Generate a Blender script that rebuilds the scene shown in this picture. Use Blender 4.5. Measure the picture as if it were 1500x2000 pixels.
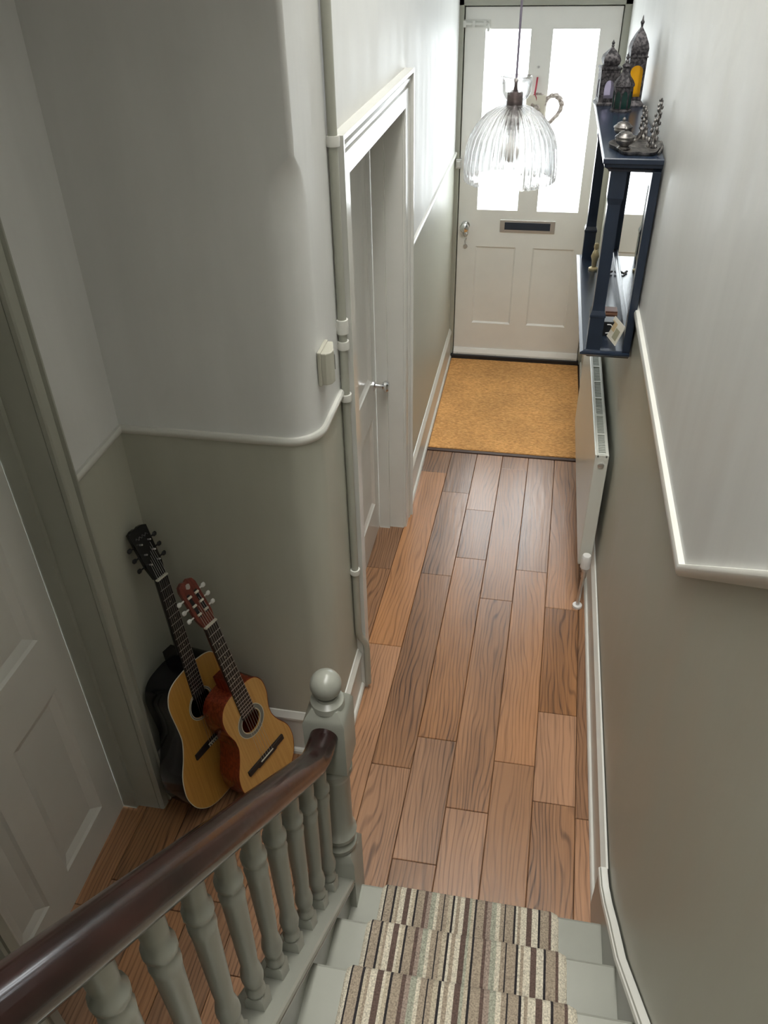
import bpy, bmesh, math, random
from mathutils import Vector, Matrix
random.seed(7)
for o in list(bpy.data.objects): bpy.data.objects.remove(o, do_unlink=True)
scn = bpy.context.scene
COL = scn.collection
PI = math.pi

# ------------------------------------------------------------------ camera
YAW, PITCH, ROLL, FPX = -0.194552, 0.632415, 0.02247, 1559.3
fw = Vector((math.sin(YAW)*math.cos(PITCH), math.cos(YAW)*math.cos(PITCH), -math.sin(PITCH)))
rt = Vector((math.cos(YAW), -math.sin(YAW), 0))
dn = fw.cross(rt)
r2 = rt*math.cos(ROLL)+dn*math.sin(ROLL); d2 = -rt*math.sin(ROLL)+dn*math.cos(ROLL)
cam = bpy.data.cameras.new('camera'); camo = bpy.data.objects.new('camera', cam); COL.objects.link(camo)
camo.matrix_world = Matrix((( r2.x,-d2.x,-fw.x,0),(r2.y,-d2.y,-fw.y,0),(r2.z,-d2.z,-fw.z,2.40),(0,0,0,1)))
cam.sensor_fit = 'VERTICAL'; cam.sensor_height = 24; cam.lens = 24*FPX/2000
cam.clip_start = .02
scn.camera = camo

# ------------------------------------------------------------------ world + lights
w = bpy.data.worlds.new('sky'); scn.world = w; w.use_nodes = True
bg = w.node_tree.nodes['Background']; bg.inputs[0].default_value = (.93, .97, 1, 1); bg.inputs[1].default_value = 6.6
def area(name, loc, target, sx, sy, power, col=(1, 1, 1), portal=False):
    l = bpy.data.lights.new(name, 'AREA'); l.shape = 'RECTANGLE'; l.size = sx; l.size_y = sy; l.energy = power; l.color = col
    if portal: l.cycles.is_portal = True
    o = bpy.data.objects.new(name, l); COL.objects.link(o); o.location = loc
    d = Vector(target)-Vector(loc); o.rotation_euler = d.to_track_quat('-Z', 'Y').to_euler()
    return o
# daylight falling down the stairwell from the landing skylight
area('landing_skylight', (.05, .75, 5.12), (.05, .75, 0), .58, 4.7, 102, (1, .98, .94))
# sky portals at the panes of the front door and its fanlight
area('pane_portal', (-.2525, 5.16, 1.4625), (-.2525, 0, 1.4625), .25, .97, 1, portal=True)
area('pane_portal', (.11, 5.16, 1.4625), (.11, 0, 1.4625), .25, .97, 1, portal=True)
area('fanlight_portal', (-.07, 5.2, 2.30), (-.07, 0, 2.30), .8, .2, 1, portal=True)
vs = scn.view_settings; vs.view_transform = 'Standard'; vs.look = 'None'; vs.gamma = 1; vs.exposure = 0.6
vs.use_curve_mapping = False

# ------------------------------------------------------------------ materials
def mat(name, col, rough=.5, metal=0, **k):
    m = bpy.data.materials.new(name); m.use_nodes = True
    b = m.node_tree.nodes['Principled BSDF']
    b.inputs['Base Color'].default_value = (*col, 1); b.inputs['Roughness'].default_value = rough; b.inputs['Metallic'].default_value = metal
    for a, v in k.items(): b.inputs[a.replace('_', ' ')].default_value = v
    return m
def nd(m, t, **k):
    n = m.node_tree.nodes.new(t)
    for a, v in k.items(): setattr(n, a, v)
    return n
def lk(m, a, b): m.node_tree.links.new(a, b)
def P(m): return m.node_tree.nodes['Principled BSDF']
def noise(m, scale, sc=(1, 1, 1), detail=4, coord='Object', rough=.55):
    tc = nd(m, 'ShaderNodeTexCoord'); mp = nd(m, 'ShaderNodeMapping'); mp.inputs['Scale'].default_value = sc
    n = nd(m, 'ShaderNodeTexNoise'); n.inputs['Scale'].default_value = scale; n.inputs['Detail'].default_value = detail; n.inputs['Roughness'].default_value = rough
    lk(m, tc.outputs[coord], mp.inputs['Vector']); lk(m, mp.outputs[0], n.inputs['Vector'])
    return n
def ramp(m, fac, stops, interp='LINEAR'):
    r = nd(m, 'ShaderNodeValToRGB'); r.color_ramp.interpolation = interp
    e = r.color_ramp.elements
    while len(e) < len(stops): e.new(.5)
    for q, (p, c) in zip(e, stops): q.position = p; q.color = (*c, 1)
    lk(m, fac, r.inputs[0]); return r
def bump(m, h, strength, dist=.002):
    b = nd(m, 'ShaderNodeBump'); b.inputs['Strength'].default_value = strength; b.inputs['Distance'].default_value = dist
    lk(m, h, b.inputs['Height']); lk(m, b.outputs[0], P(m).inputs['Normal']); return b
def sc3(c, k): return tuple(x*k for x in c)
def paint(name, col, rough=.5, var=.05, sc=(1, 1, .18), scale=9, b=.12):
    m = mat(name, col, rough)
    n = noise(m, scale, sc, 5, 'Object')
    r = ramp(m, n.outputs[0], [(.3, sc3(col, 1-var)), (.7, sc3(col, 1+var))]); lk(m, r.outputs[0], P(m).inputs['Base Color'])
    if b <= 0: return m
    n2 = noise(m, 26, (1, 1, .3), 5, 'Object')
    bump(m, n2.outputs[0], b, .004)
    rr = ramp(m, n.outputs[0], [(.3, (rough-.06,)*3), (.7, (rough+.08,)*3)]); lk(m, rr.outputs[0], P(m).inputs['Roughness'])
    return m
M = {}
M['upper'] = paint('upper_wall_paint', (.75, .755, .735), .5, .045)
M['lower'] = paint('lower_wall_paint', (.485, .488, .415), .42, .05)
M['ceil'] = paint('ceiling_paint', (.75, .75, .73), .7, .02)
M['trim'] = paint('sage_gloss_paint', (.40, .405, .345), .3, .03, (1, 1, 1), 6, 0)
M['trimw'] = paint('pale_gloss_paint', (.70, .70, .65), .3, .03, (1, 1, 1), 6, 0)
M['archi'] = paint('architrave_gloss_paint', (.66, .66, .62), .2, .03, (1, 1, 1), 6, 0)
M['doorw'] = paint('white_door_paint', (.72, .72, .68), .38, .02, (1, 1, 1), 5, 0)
M['doorg'] = paint('pale_grey_door_paint', (.84, .83, .79), .35, .03, (1, 1, 1), 5, 0)
M['stair'] = paint('stair_gloss_paint', (.275, .28, .24), .28, .03, (1, 1, 1), 8, 0)
M['cap'] = mat('white_cap', (.75, .75, .72), .4)
M['chrome'] = mat('chrome', (.75, .76, .78), .12, 1)
M['steel'] = mat('brushed_steel', (.72, .72, .72), .42, 1)
M['black'] = mat('black_plastic', (.012, .013, .016), .35)
M['navy'] = paint('navy_painted_wood', (.017, .027, .048), .25, .12, (1, 1, .2), 12, 0)
M['rad'] = mat('radiator_enamel', (.66, .67, .61), .3)
M['grille'] = mat('grille_enamel', (.5, .52, .47), .4)
M['valve'] = mat('valve_plastic', (.7, .69, .67), .4)
M['alarm'] = mat('sensor_plastic', (.5, .49, .41), .45)
M['lens'] = mat('sensor_lens', (.28, .28, .26), .25)
M['mirror'] = mat('mirror_glass', (.85, .87, .86), .02, 1)
M['pewter'] = mat('tarnished_pewter', (.2, .19, .185), .42, .85)
n = noise(M['pewter'], 60, (1, 1, 1), 3); r = ramp(M['pewter'], n.outputs[0], [(.35, (.07, .068, .07)), (.7, (.34, .32, .3))]); lk(M['pewter'], r.outputs[0], P(M['pewter']).inputs['Base Color'])
M['iron'] = mat('dark_pierced_metal', (.055, .05, .055), .5, .5)
n = noise(M['iron'], 90, (1, 1, 1), 2); r = ramp(M['iron'], n.outputs[0], [(.42, (.03, .028, .032)), (.62, (.13, .12, .125))]); lk(M['iron'], r.outputs[0], P(M['iron']).inputs['Base Color'])
M['rubber'] = mat('black_weather_seal', (.015, .016, .02), .5)
M['groove'] = mat('dark_joint', (.07, .038, .022), .8)
M['brown'] = mat('brown_card', (.13, .055, .035), .5)
M['ink'] = mat('white_print', (.75, .75, .75), .6)
M['gold'] = mat('pale_gold', (.6, .5, .3), .35, .6)
M['cordm'] = mat('grey_violet_flex', (.16, .14, .19), .7)
M['holder'] = mat('bronze_lamp_holder', (.09, .07, .07), .4, .6)
M['bulb'] = mat('opal_bulb', (.75, .74, .72), .35)
M['bulbneck'] = mat('bulb_neck', (.42, .41, .41), .4)
M['ribbon'] = mat('red_ribbon', (.4, .03, .06), .6)
M['wicker'] = mat('whitewashed_wicker', (.5, .44, .4), .75)
n = noise(M['wicker'], 60, (1, 1, 1), 2); r = ramp(M['wicker'], n.outputs[0], [(.4, (.3, .25, .22)), (.62, (.68, .62, .58))]); lk(M['wicker'], r.outputs[0], P(M['wicker']).inputs['Base Color'])
M['card'] = mat('cream_card', (.72, .68, .58), .7)
def thin_glass(name, tint=(1, 1, 1), gl=.08, rough=.02):
    m = bpy.data.materials.new(name); m.use_nodes = True; nt = m.node_tree
    nt.nodes.remove(nt.nodes['Principled BSDF'])
    t = nd(m, 'ShaderNodeBsdfTransparent'); t.inputs[0].default_value = (*tint, 1)
    g = nd(m, 'ShaderNodeBsdfGlossy'); g.inputs['Roughness'].default_value = rough
    x = nd(m, 'ShaderNodeMixShader'); x.inputs[0].default_value = gl
    lk(m, t.outputs[0], x.inputs[1]); lk(m, g.outputs[0], x.inputs[2]); lk(m, x.outputs[0], nt.nodes['Material Output'].inputs[0])
    return m
M['pane'] = thin_glass('door_pane_glass', (.97, .98, .98), .06)
def stained(name, col, tr=.6):
    m = bpy.data.materials.new(name); m.use_nodes = True; nt = m.node_tree
    nt.nodes.remove(nt.nodes['Principled BSDF'])
    d = nd(m, 'ShaderNodeBsdfTransparent'); d.inputs[0].default_value = (*col, 1)
    t = nd(m, 'ShaderNodeBsdfTranslucent'); t.inputs[0].default_value = (*col, 1)
    g = nd(m, 'ShaderNodeBsdfGlossy'); g.inputs['Roughness'].default_value = .08
    x = nd(m, 'ShaderNodeMixShader'); x.inputs[0].default_value = tr
    y = nd(m, 'ShaderNodeMixShader'); y.inputs[0].default_value = .06
    lk(m, d.outputs[0], x.inputs[1]); lk(m, t.outputs[0], x.inputs[2]); lk(m, x.outputs[0], y.inputs[1]); lk(m, g.outputs[0], y.inputs[2])
    lk(m, y.outputs[0], nt.nodes['Material Output'].inputs[0]); return m
M['yellow'] = stained('yellow_lantern_glass', (1, .82, .02), .45)
M['teal'] = stained('teal_lantern_glass', (.32, .6, .56), .4)
M['lilac'] = stained('lilac_lantern_glass', (.93, .9, .97), .3)
m = mat('fluted_clear_glass', (1, 1, 1), .03, 0, IOR=1.4, Transmission_Weight=1.0); M['glass'] = m
gt = nd(m, 'ShaderNodeBsdfTransparent'); gx = nd(m, 'ShaderNodeMixShader'); gx.inputs[0].default_value = .68
lk(m, gt.outputs[0], gx.inputs[1]); lk(m, P(m).outputs[0], gx.inputs[2]); lk(m, gx.outputs[0], m.node_tree.nodes['Material Output'].inputs[0])

# oak floorboards
def oak(name, dark, light, sheen=.32):
    m = mat(name, light, sheen)
    tc = nd(m, 'ShaderNodeTexCoord'); oi = nd(m, 'ShaderNodeObjectInfo')
    mu = nd(m, 'ShaderNodeVectorMath', operation='SCALE'); mu.inputs[0].default_value = (13.7, 31.3, 7.1); lk(m, oi.outputs['Random'], mu.inputs['Scale'])
    ad = nd(m, 'ShaderNodeVectorMath', operation='ADD'); lk(m, tc.outputs['Object'], ad.inputs[0]); lk(m, mu.outputs[0], ad.inputs[1])
    mp = nd(m, 'ShaderNodeMapping'); mp.inputs['Scale'].default_value = (1, .2, 1); lk(m, ad.outputs[0], mp.inputs['Vector'])
    wv = nd(m, 'ShaderNodeTexWave', wave_type='BANDS', bands_direction='X', wave_profile='SIN')
    wv.inputs['Scale'].default_value = 20; wv.inputs['Distortion'].default_value = 26; wv.inputs['Detail'].default_value = 2; wv.inputs['Detail Scale'].default_value = .42; wv.inputs['Detail Roughness'].default_value = .45
    lk(m, mp.outputs[0], wv.inputs['Vector'])
    wl = ramp(m, wv.outputs[1], [(.0, (0, 0, 0)), (.34, (1, 1, 1))])
    mp2 = nd(m, 'ShaderNodeMapping'); mp2.inputs['Scale'].default_value = (1, .03, 1); lk(m, ad.outputs[0], mp2.inputs['Vector'])
    fine = nd(m, 'ShaderNodeTexNoise'); fine.inputs['Scale'].default_value = 210; fine.inputs['Detail'].default_value = 3; lk(m, mp2.outputs[0], fine.inputs['Vector'])
    blot = nd(m, 'ShaderNodeTexNoise'); blot.inputs['Scale'].default_value = 5; blot.inputs['Detail'].default_value = 3; lk(m, mp.outputs[0], blot.inputs['Vector'])
    a = nd(m, 'ShaderNodeMath', operation='MULTIPLY'); lk(m, wl.outputs[0], a.inputs[0]); a.inputs[1].default_value = .2
    b2 = nd(m, 'ShaderNodeMath', operation='MULTIPLY_ADD'); lk(m, fine.outputs[0], b2.inputs[0]); b2.inputs[1].default_value = .45; lk(m, a.outputs[0], b2.inputs[2])
    c = nd(m, 'ShaderNodeMath', operation='MULTIPLY_ADD'); lk(m, blot.outputs[0], c.inputs[0]); c.inputs[1].default_value = .75; lk(m, b2.outputs[0], c.inputs[2])
    rp = ramp(m, c.outputs[0], [(.42, dark), (.62, tuple((x+y)/2 for x, y in zip(dark, light))), (.92, light)])
    hs = nd(m, 'ShaderNodeHueSaturation'); lk(m, rp.outputs[0], hs.inputs['Color'])
    rv = nd(m, 'ShaderNodeMapRange'); rv.inputs[3].default_value = .74; rv.inputs[4].default_value = 1.12; lk(m, oi.outputs['Random'], rv.inputs[0]); lk(m, rv.outputs[0], hs.inputs['Value'])
    f1 = nd(m, 'ShaderNodeMath', operation='MULTIPLY'); lk(m, oi.outputs['Random'], f1.inputs[0]); f1.inputs[1].default_value = 7.31
    f2 = nd(m, 'ShaderNodeMath', operation='FRACT'); lk(m, f1.outputs[0], f2.inputs[0])
    sv = nd(m, 'ShaderNodeMapRange'); sv.inputs[3].default_value = .88; sv.inputs[4].default_value = 1.06; lk(m, f2.outputs[0], sv.inputs[0]); lk(m, sv.outputs[0], hs.inputs['Saturation'])
    lk(m, hs.outputs[0], P(m).inputs['Base Color'])
    # hand-scraped undulation across the board + grain
    wv2 = nd(m, 'ShaderNodeTexNoise'); mp3 = nd(m, 'ShaderNodeMapping'); mp3.inputs['Scale'].default_value = (4, .5, 1); lk(m, ad.outputs[0], mp3.inputs['Vector']); lk(m, mp3.outputs[0], wv2.inputs['Vector']); wv2.inputs['Scale'].default_value = 9; wv2.inputs['Detail'].default_value = 1
    h = nd(m, 'ShaderNodeMath', operation='MULTIPLY_ADD'); lk(m, c.outputs[0], h.inputs[0]); h.inputs[1].default_value = .25; lk(m, wv2.outputs[0], h.inputs[2])
    bump(m, h.outputs[0], .22, .004)
    return m
M['oak'] = oak('brown_oak_board', (.062, .027, .013), (.40, .195, .088), .27)
P(M['oak']).inputs['Coat Weight'].default_value = .45; P(M['oak']).inputs['Coat Roughness'].default_value = .3
# coir
m = mat('coir', (.5, .26, .08), .95); M['coir'] = m
n = noise(m, 170, (.35, 1, 1), 3); n2 = noise(m, 4, (1, 1, 1), 3)
r = ramp(m, n.outputs[0], [(.3, (.50, .23, .075)), (.55, (.78, .41, .14)), (.75, (.92, .56, .24))])
r2_ = ramp(m, n2.outputs[0], [(.3, (.86,)*3), (.7, (1.08,)*3)])
mx = nd(m, 'ShaderNodeMix', data_type='RGBA', blend_type='MULTIPLY'); mx.inputs[0].default_value = 1; lk(m, r.outputs[0], mx.inputs[6]); lk(m, r2_.outputs[0], mx.inputs[7]); lk(m, mx.outputs[2], P(m).inputs['Base Color'])
bump(m, n.outputs[0], .9, .006)
# dark polished handrail
m = mat('polished_mahogany', (.035, .014, .012), .22, 0, Specular_IOR_Level=.35, Coat_Weight=.25, Coat_Roughness=.08); M['rail'] = m
n = noise(m, 7, (6, 1, 1), 5); r = ramp(m, n.outputs[0], [(.3, (.008, .004, .004)), (.7, (.032, .012, .01))]); lk(m, r.outputs[0], P(m).inputs['Base Color'])
n = noise(m, 45, (1, 1, 1), 5); bump(m, n.outputs[0], .1, .002)
rr = ramp(m, n.outputs[0], [(.3, (.12,)*3), (.7, (.26,)*3)]); lk(m, rr.outputs[0], P(m).inputs['Roughness'])
# guitar woods
def wood(name, c0, c1, rough=.3, sc=(60, 1.2, 60)):
    m = mat(name, c1, rough); n = noise(m, 3, sc, 4); r = ramp(m, n.outputs[0], [(.35, c0), (.65, c1)]); lk(m, r.outputs[0], P(m).inputs['Base Color']); return m
M['spruce'] = wood('spruce_top', (.46, .23, .045), (.55, .29, .065), .3)
M['spruce2'] = wood('pale_spruce_top', (.52, .28, .075), (.61, .35, .105), .3)
M['gblack'] = mat('black_gloss_lacquer', (.006, .006, .008), .16)
M['gred'] = wood('red_mahogany_lacquer', (.13, .02, .008), (.26, .04, .014), .2)
M['ghead'] = wood('red_headstock_veneer', (.12, .022, .014), (.2, .045, .028), .35)
M['ebony'] = mat('dark_fretboard', (.016, .014, .014), .45)
M['bone'] = mat('ivory_nut', (.72, .7, .6), .4)
M['ros'] = mat('rosette_ring', (.16, .17, .15), .45)
M['pale'] = mat('pale_binding', (.62, .6, .48), .4)
# carpet yarns
YC = {'cream': (.58, .53, .42), 'taupe': (.33, .27, .20), 'black': (.022, .018, .02), 'brown': (.115, .075, .06), 'beige': (.45, .39, .29), 'green': (.33, .335, .26), 'pink': (.3, .235, .19)}
def yarn(k, c):
    m = mat('carpet_yarn_'+k, c, .95); n = noise(m, 260, (1, 1, 1), 2)
    r = ramp(m, n.outputs[0], [(.3, sc3(c, .62)), (.7, sc3(c, 1.3))]); lk(m, r.outputs[0], P(m).inputs['Base Color']); bump(m, n.outputs[0], .8, .005); return m
for k, c in YC.items(): M['y_'+k] = yarn(k, c)

# ------------------------------------------------------------------ mesh helpers
def new(): return bmesh.new()
def obj(name, bm, m, parent=None, smooth=False, loc=None, bev=0, ang=35):
    bmesh.ops.remove_doubles(bm, verts=bm.verts, dist=1e-6)
    bmesh.ops.recalc_face_normals(bm, faces=bm.faces)
    me = bpy.data.meshes.new(name); bm.to_mesh(me); bm.free()
    for x in (m if isinstance(m, (list, tuple)) else [m]): me.materials.append(M[x] if isinstance(x, str) else x)
    o = bpy.data.objects.new(name, me); COL.objects.link(o)
    if loc is not None: o.location = loc
    if parent is not None: o.parent = parent
    if smooth:
        for p in me.polygons: p.use_smooth = True
        if smooth != 'all':
            try:
                me.set_sharp_from_angle(angle=math.radians(ang))
            except Exception: pass
    if bev:
        md = o.modifiers.new('bevel', 'BEVEL'); md.width = bev; md.segments = 2; md.limit_method = 'ANGLE'; md.angle_limit = math.radians(40)
    return o
def tag(o, label, cat, group=None, kind=None):
    o['label'] = label; o['category'] = cat
    if group: o['group'] = group
    if kind: o['kind'] = kind
    return o
def empty(name, loc=(0, 0, 0)):
    o = bpy.data.objects.new(name, None); COL.objects.link(o); o.location = loc; o.empty_display_size = .05; return o
class T:
    """thing with local origin: parts are authored in world space, stored relative to base"""
    pass
def bx(bm, x0, x1, y0, y1, z0, z1, mi=0):
    v = [bm.verts.new(p) for p in [(x0, y0, z0), (x1, y0, z0), (x1, y1, z0), (x0, y1, z0), (x0, y0, z1), (x1, y0, z1), (x1, y1, z1), (x0, y1, z1)]]
    for f in [(0, 3, 2, 1), (4, 5, 6, 7), (0, 1, 5, 4), (1, 2, 6, 5), (2, 3, 7, 6), (3, 0, 4, 7)]:
        q = bm.faces.new([v[i] for i in f]); q.material_index = mi
    return bm
def box(*a): return bx(new(), *a)
def prism(bm, pts, ax, a, b, mi=0):
    """pts: polygon in the two other axes (order x,y,z without ax), extruded a..b"""
    def mk(p, t):
        if ax == 'x': return (t, p[0], p[1])
        if ax == 'y': return (p[0], t, p[1])
        return (p[0], p[1], t)
    A = [bm.verts.new(mk(p, a)) for p in pts]; B = [bm.verts.new(mk(p, b)) for p in pts]
    n = len(pts)
    fs = [bm.faces.new(A), bm.faces.new(B[::-1])]
    for i in range(n): fs.append(bm.faces.new([A[i], B[i], B[(i+1) % n], A[(i+1) % n]]))
    for f in fs: f.material_index = mi
    return bm
def loft(bm, rings, closed=True, caps=True, mi=0):
    R = [[bm.verts.new(p) for p in r] for r in rings]
    n = len(R[0])
    for i in range(len(R)-1):
        for j in range(n if closed else n-1):
            a, b, c, d = R[i][j], R[i][(j+1) % n], R[i+1][(j+1) % n], R[i+1][j]
            try: bm.faces.new([a, b, c, d]).material_index = mi
            except ValueError: pass
    if caps and closed:
        for r in (R[0], R[-1]):
            try: bm.faces.new(r).material_index = mi
            except ValueError: pass
    return R
def lathe(bm, prof, n=24, c=(0, 0, 0), axis='z', caps=True, mi=0, rot0=0):
    rings = []
    for r, z in prof:
        ring = []
        for k in range(n):
            a = 2*PI*k/n+rot0; u, v = r*math.cos(a), r*math.sin(a)
            p = {'z': (u, v, z), 'y': (u, z, v), 'x': (z, u, v)}[axis]
            ring.append((c[0]+p[0], c[1]+p[1], c[2]+p[2]))
        rings.append(ring)
    loft(bm, rings, True, caps, mi); return bm
def tube(bm, path, r, n=10, caps=True, mi=0, flat=1.0):
    path = [Vector(p) for p in path]; rings = []
    ref = Vector((0, 0, 1))
    d0 = (path[1]-path[0]).normalized()
    if abs(d0.dot(ref)) > .9: ref = Vector((1, 0, 0))
    rs = r if isinstance(r, (list, tuple)) else [r]*len(path)
    for i, p in enumerate(path):
        if i == 0: d = path[1]-path[0]
        elif i == len(path)-1: d = path[-1]-path[-2]
        else: d = (path[i+1]-p).normalized()+(p-path[i-1]).normalized()
        d.normalize(); s = d.cross(ref).normalized(); u = s.cross(d).normalized()
        rings.append([tuple(p+s*math.cos(2*PI*k/n)*rs[i]+u*math.sin(2*PI*k/n)*rs[i]*flat) for k in range(n)])
        ref = u
    loft(bm, rings, True, caps, mi); return bm
def smoothpath(pts, it=3):
    pts = [Vector(p) for p in pts]
    for _ in range(it):
        q = [pts[0]]
        for a, b in zip(pts, pts[1:]): q += [a*.75+b*.25, a*.25+b*.75]
        q.append(pts[-1]); pts = q
    return pts
def plan_sweep(bm, path, prof, mi=0, caps=True):
    """path [(x,y)], prof [(out, z)]: out measured to the left of the travel direction"""
    n = len(path); rings = []
    for i, p in enumerate(path):
        ds = []
        if i > 0: ds.append((Vector(p)-Vector(path[i-1])).normalized())
        if i < n-1: ds.append((Vector(path[i+1])-Vector(p)).normalized())
        nn = [Vector((-d.y, d.x)) for d in ds]; m_ = sum(nn, Vector((0, 0))).normalized(); k = 1/max(.3, m_.dot(nn[0]))
        rings.append([(p[0]+m_.x*k*o_, p[1]+m_.y*k*o_, z) for o_, z in prof])
    loft(bm, rings, True, caps, mi); return bm
def shear_r(o):
    for v in o.data.vertices:
        if v.co.y > 2.6: v.co.x += (v.co.y-2.6)*.006
    return o

# ------------------------------------------------------------------ key dimensions (metres)
XR, XL, XA, YB, YD = .368, -.52, -1.075, 1.735, 5.085
DZ = 1.318
RISE, GOING, Y1 = .19, .198, 1.18
PITCHS = RISE/GOING

# ================================================================== SETTING
# floor slab + boards
fl = obj('floor', box(-1.32, .5, -2.6, 5.3, -.10, -.014), 'groove')
tag(fl, 'brown oak plank floor running down the hallway', 'floor', kind='structure')
SK = .0233; W = .1423
lines = [.325+W*k for k in range(1, -12, -1)]          # board edges at y=2.5
joints = {0: [2.635, 2.052, 1.662], -1: [2.866, 1.802], -2: [3.711, 2.648, 1.589], -3: [3.303, 2.913, 1.862, 1.378],
          -4: [3.443, 2.774, 1.72], -5: [3.62, 2.299], -6: [2.779, 1.55, .95], 1: [1.62, 2.9]}
def board(xa, xb, ya, yb, clip=None):
    g, ch, bv = .0008, .002, .0018
    cx, cy = (xa+xb)/2+SK*((ya+yb)/2-2.5), (ya+yb)/2
    bm = new(); rings = []
    for ins, z in ((0, -.014), (0, -ch), (bv, 0)):
        ring = []
        for X, Y, sx, sy in ((xa, ya, 1, 1), (xb, ya, -1, 1), (xb, yb, -1, -1), (xa, yb, 1, -1)):
            yy = Y+sy*(g+ins); xx = X+SK*(yy-2.5)+sx*(g+ins)
            if clip: xx = min(max(xx, clip[0]), clip[1])
            ring.append((xx-cx, yy-cy, z))
        rings.append(ring)
    loft(bm, rings)
    return obj('floorboard', bm, 'oak', fl, loc=(cx, cy, 0))
for k in range(1, -11, -1):
    xb, xa = .325+W*k, .325+W*(k-1)
    if k >= 1: clip = (-2, .362)
    elif k <= -5: clip = (-1.24, 2)
    else: clip = None
    js = sorted(joints.get(k, []))
    far = 3.838 if k > -6 else (3.3 if k == -6 else 1.9)
    if not js:
        y = random.uniform(.55, 1.5); js = [y]
        if y+.5 < far-.3: js.append(y+random.uniform(.35, .6))
    lo = min(js)
    while lo > .3: lo -= random.uniform(.7, 1.1); js.append(lo)
    ys = [-.45]+sorted(j for j in js if -.2 < j < far-.1)+[far]
    for a, b in zip(ys, ys[1:]): board(xa, xb, a, b, clip)

# right wall : polygon split along the dado, which climbs with the stairs
dado_r = [(5.2, 1.306), (1.369, 1.306), (-2.6, 1.306+.8*3.969)]
wr = new()
prism(wr, [(-2.6, -.1), (5.2, -.1), (5.2, 1.3), (1.372, 1.3), (-2.6, 1.3+.8*3.972)], 'x', XR, XR+.12, 1)
prism(wr, [(5.2, 1.3), (5.2, 5.2), (-2.6, 5.2), (-2.6, 1.3+.8*3.972), (1.372, 1.3)], 'x', XR, XR+.12, 0)
shear_r(tag(obj('wall_right', wr, ['upper', 'lower']), 'right hallway wall, pale grey above and greige below the rail', 'wall', kind='structure'))
def yz_band(path, h, x0, x1, bm=None):
    bm = bm or new()
    low = [(y, z-h) for y, z in path]
    for i in range(len(path)-1):
        prism(bm, [path[i], path[i+1], low[i+1], low[i]], 'x', x0, x1)
    return bm
t = new()
yz = [(5.15, 1.316), (1.369, 1.316), (-1.2, 1.316+.8*2.569)]
def strip_rings(path, prof):
    """path in (y,z), prof [(x, dz)] closed"""
    return [[(x, y, z+dz) for x, dz in prof] for y, z in path]
loft(t, strip_rings(yz, [(XR+.002, -.034), (XR-.008, -.034), (XR-.014, -.026), (XR-.016, -.012), (XR-.012, -.002), (XR+.002, 0)]))
shear_r(tag(obj('trim_1', t, 'trimw', smooth=True, ang=30), 'pale dado moulding along right wall, turning up beside the stairs', 'trim', kind='structure'))

# left corner wall: alcove back, bull-nosed corner, start of hall wall
def corner_path(r):
    r = max(r, .0015); pts = [(-1.20, YB), (XL-r, YB)]
    for k in range(1, 13):
        a = PI/2*k/12; pts.append((XL-r+r*math.sin(a), YB+r-r*math.cos(a)))
    pts += [(XL, 2.175)]
    pts += [(XL-.12, 2.175), (XL-.12, YB+.12), (-1.20, YB+.12)]
    return pts
bm = new(); levels = [(-.1, .085), (DZ-.006, .085), (1.87, .085), (1.92, .08), (1.955, .068), (1.98, .05), (1.997, .028), (2.006, .018), (2.012, .012), (2.8, .012)]
rings = [[(x, y, z) for x, y in corner_path(r)] for z, r in levels]
R = [[bm.verts.new(p) for p in r] for r in rings]; nn = len(R[0])
for i in range(len(R)-1):
    for j in range(nn):
        f = bm.faces.new([R[i][j], R[i][(j+1) % nn], R[i+1][(j+1) % nn], R[i+1][j]]); f.material_index = 1 if i == 0 else 0
bm.faces.new(R[0]); bm.faces.new(R[-1])
tag(obj('wall_corner', bm, ['upper', 'lower'], smooth=True, ang=50), 'alcove back wall rounding into the hallway behind the guitars', 'wall', kind='structure')
# hall wall beyond the side door and header over it
bm = new()
for z0, z1, mi in ((-.1, DZ-.006, 1), (DZ-.006, 2.8, 0)): bx(bm, XL-.12, XL, 3.11, 5.2, z0, z1, mi)
bx(bm, XL-.12, XL, 2.175, 3.11, 1.885, 2.8, 0)
tag(obj('wall_left', bm, ['upper', 'lower']), 'left hallway wall between the side door and the front door', 'wall', kind='structure')
# alcove left wall with door opening
bm = new()
for z0, z1, mi in ((-.1, DZ-.006, 1), (DZ-.006, 5.2, 0)):
    bx(bm, XA-.125, XA, 1.436, YB+.06, z0, z1, mi); bx(bm, XA-.125, XA, -2.6, .738, z0, z1, mi)
bx(bm, XA-.125, XA, .738, 1.436, 2.03, 5.2, 0)
tag(obj('wall_alcove', bm, ['upper', 'lower']), 'left alcove wall holding the closed white panelled door', 'wall', kind='structure')
# front wall round the door, with fanlight opening
bm = new()
bx(bm, -.66, -.531, YD, YD+.12, -.1, 2.85); bx(bm, .39, .52, YD, YD+.12, -.1, 2.85); bx(bm, -.531, .39, YD, YD+.12, 2.68, 2.85)
tag(obj('wall_front', bm, 'upper'), 'end wall around the front door', 'wall', kind='structure')
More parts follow.
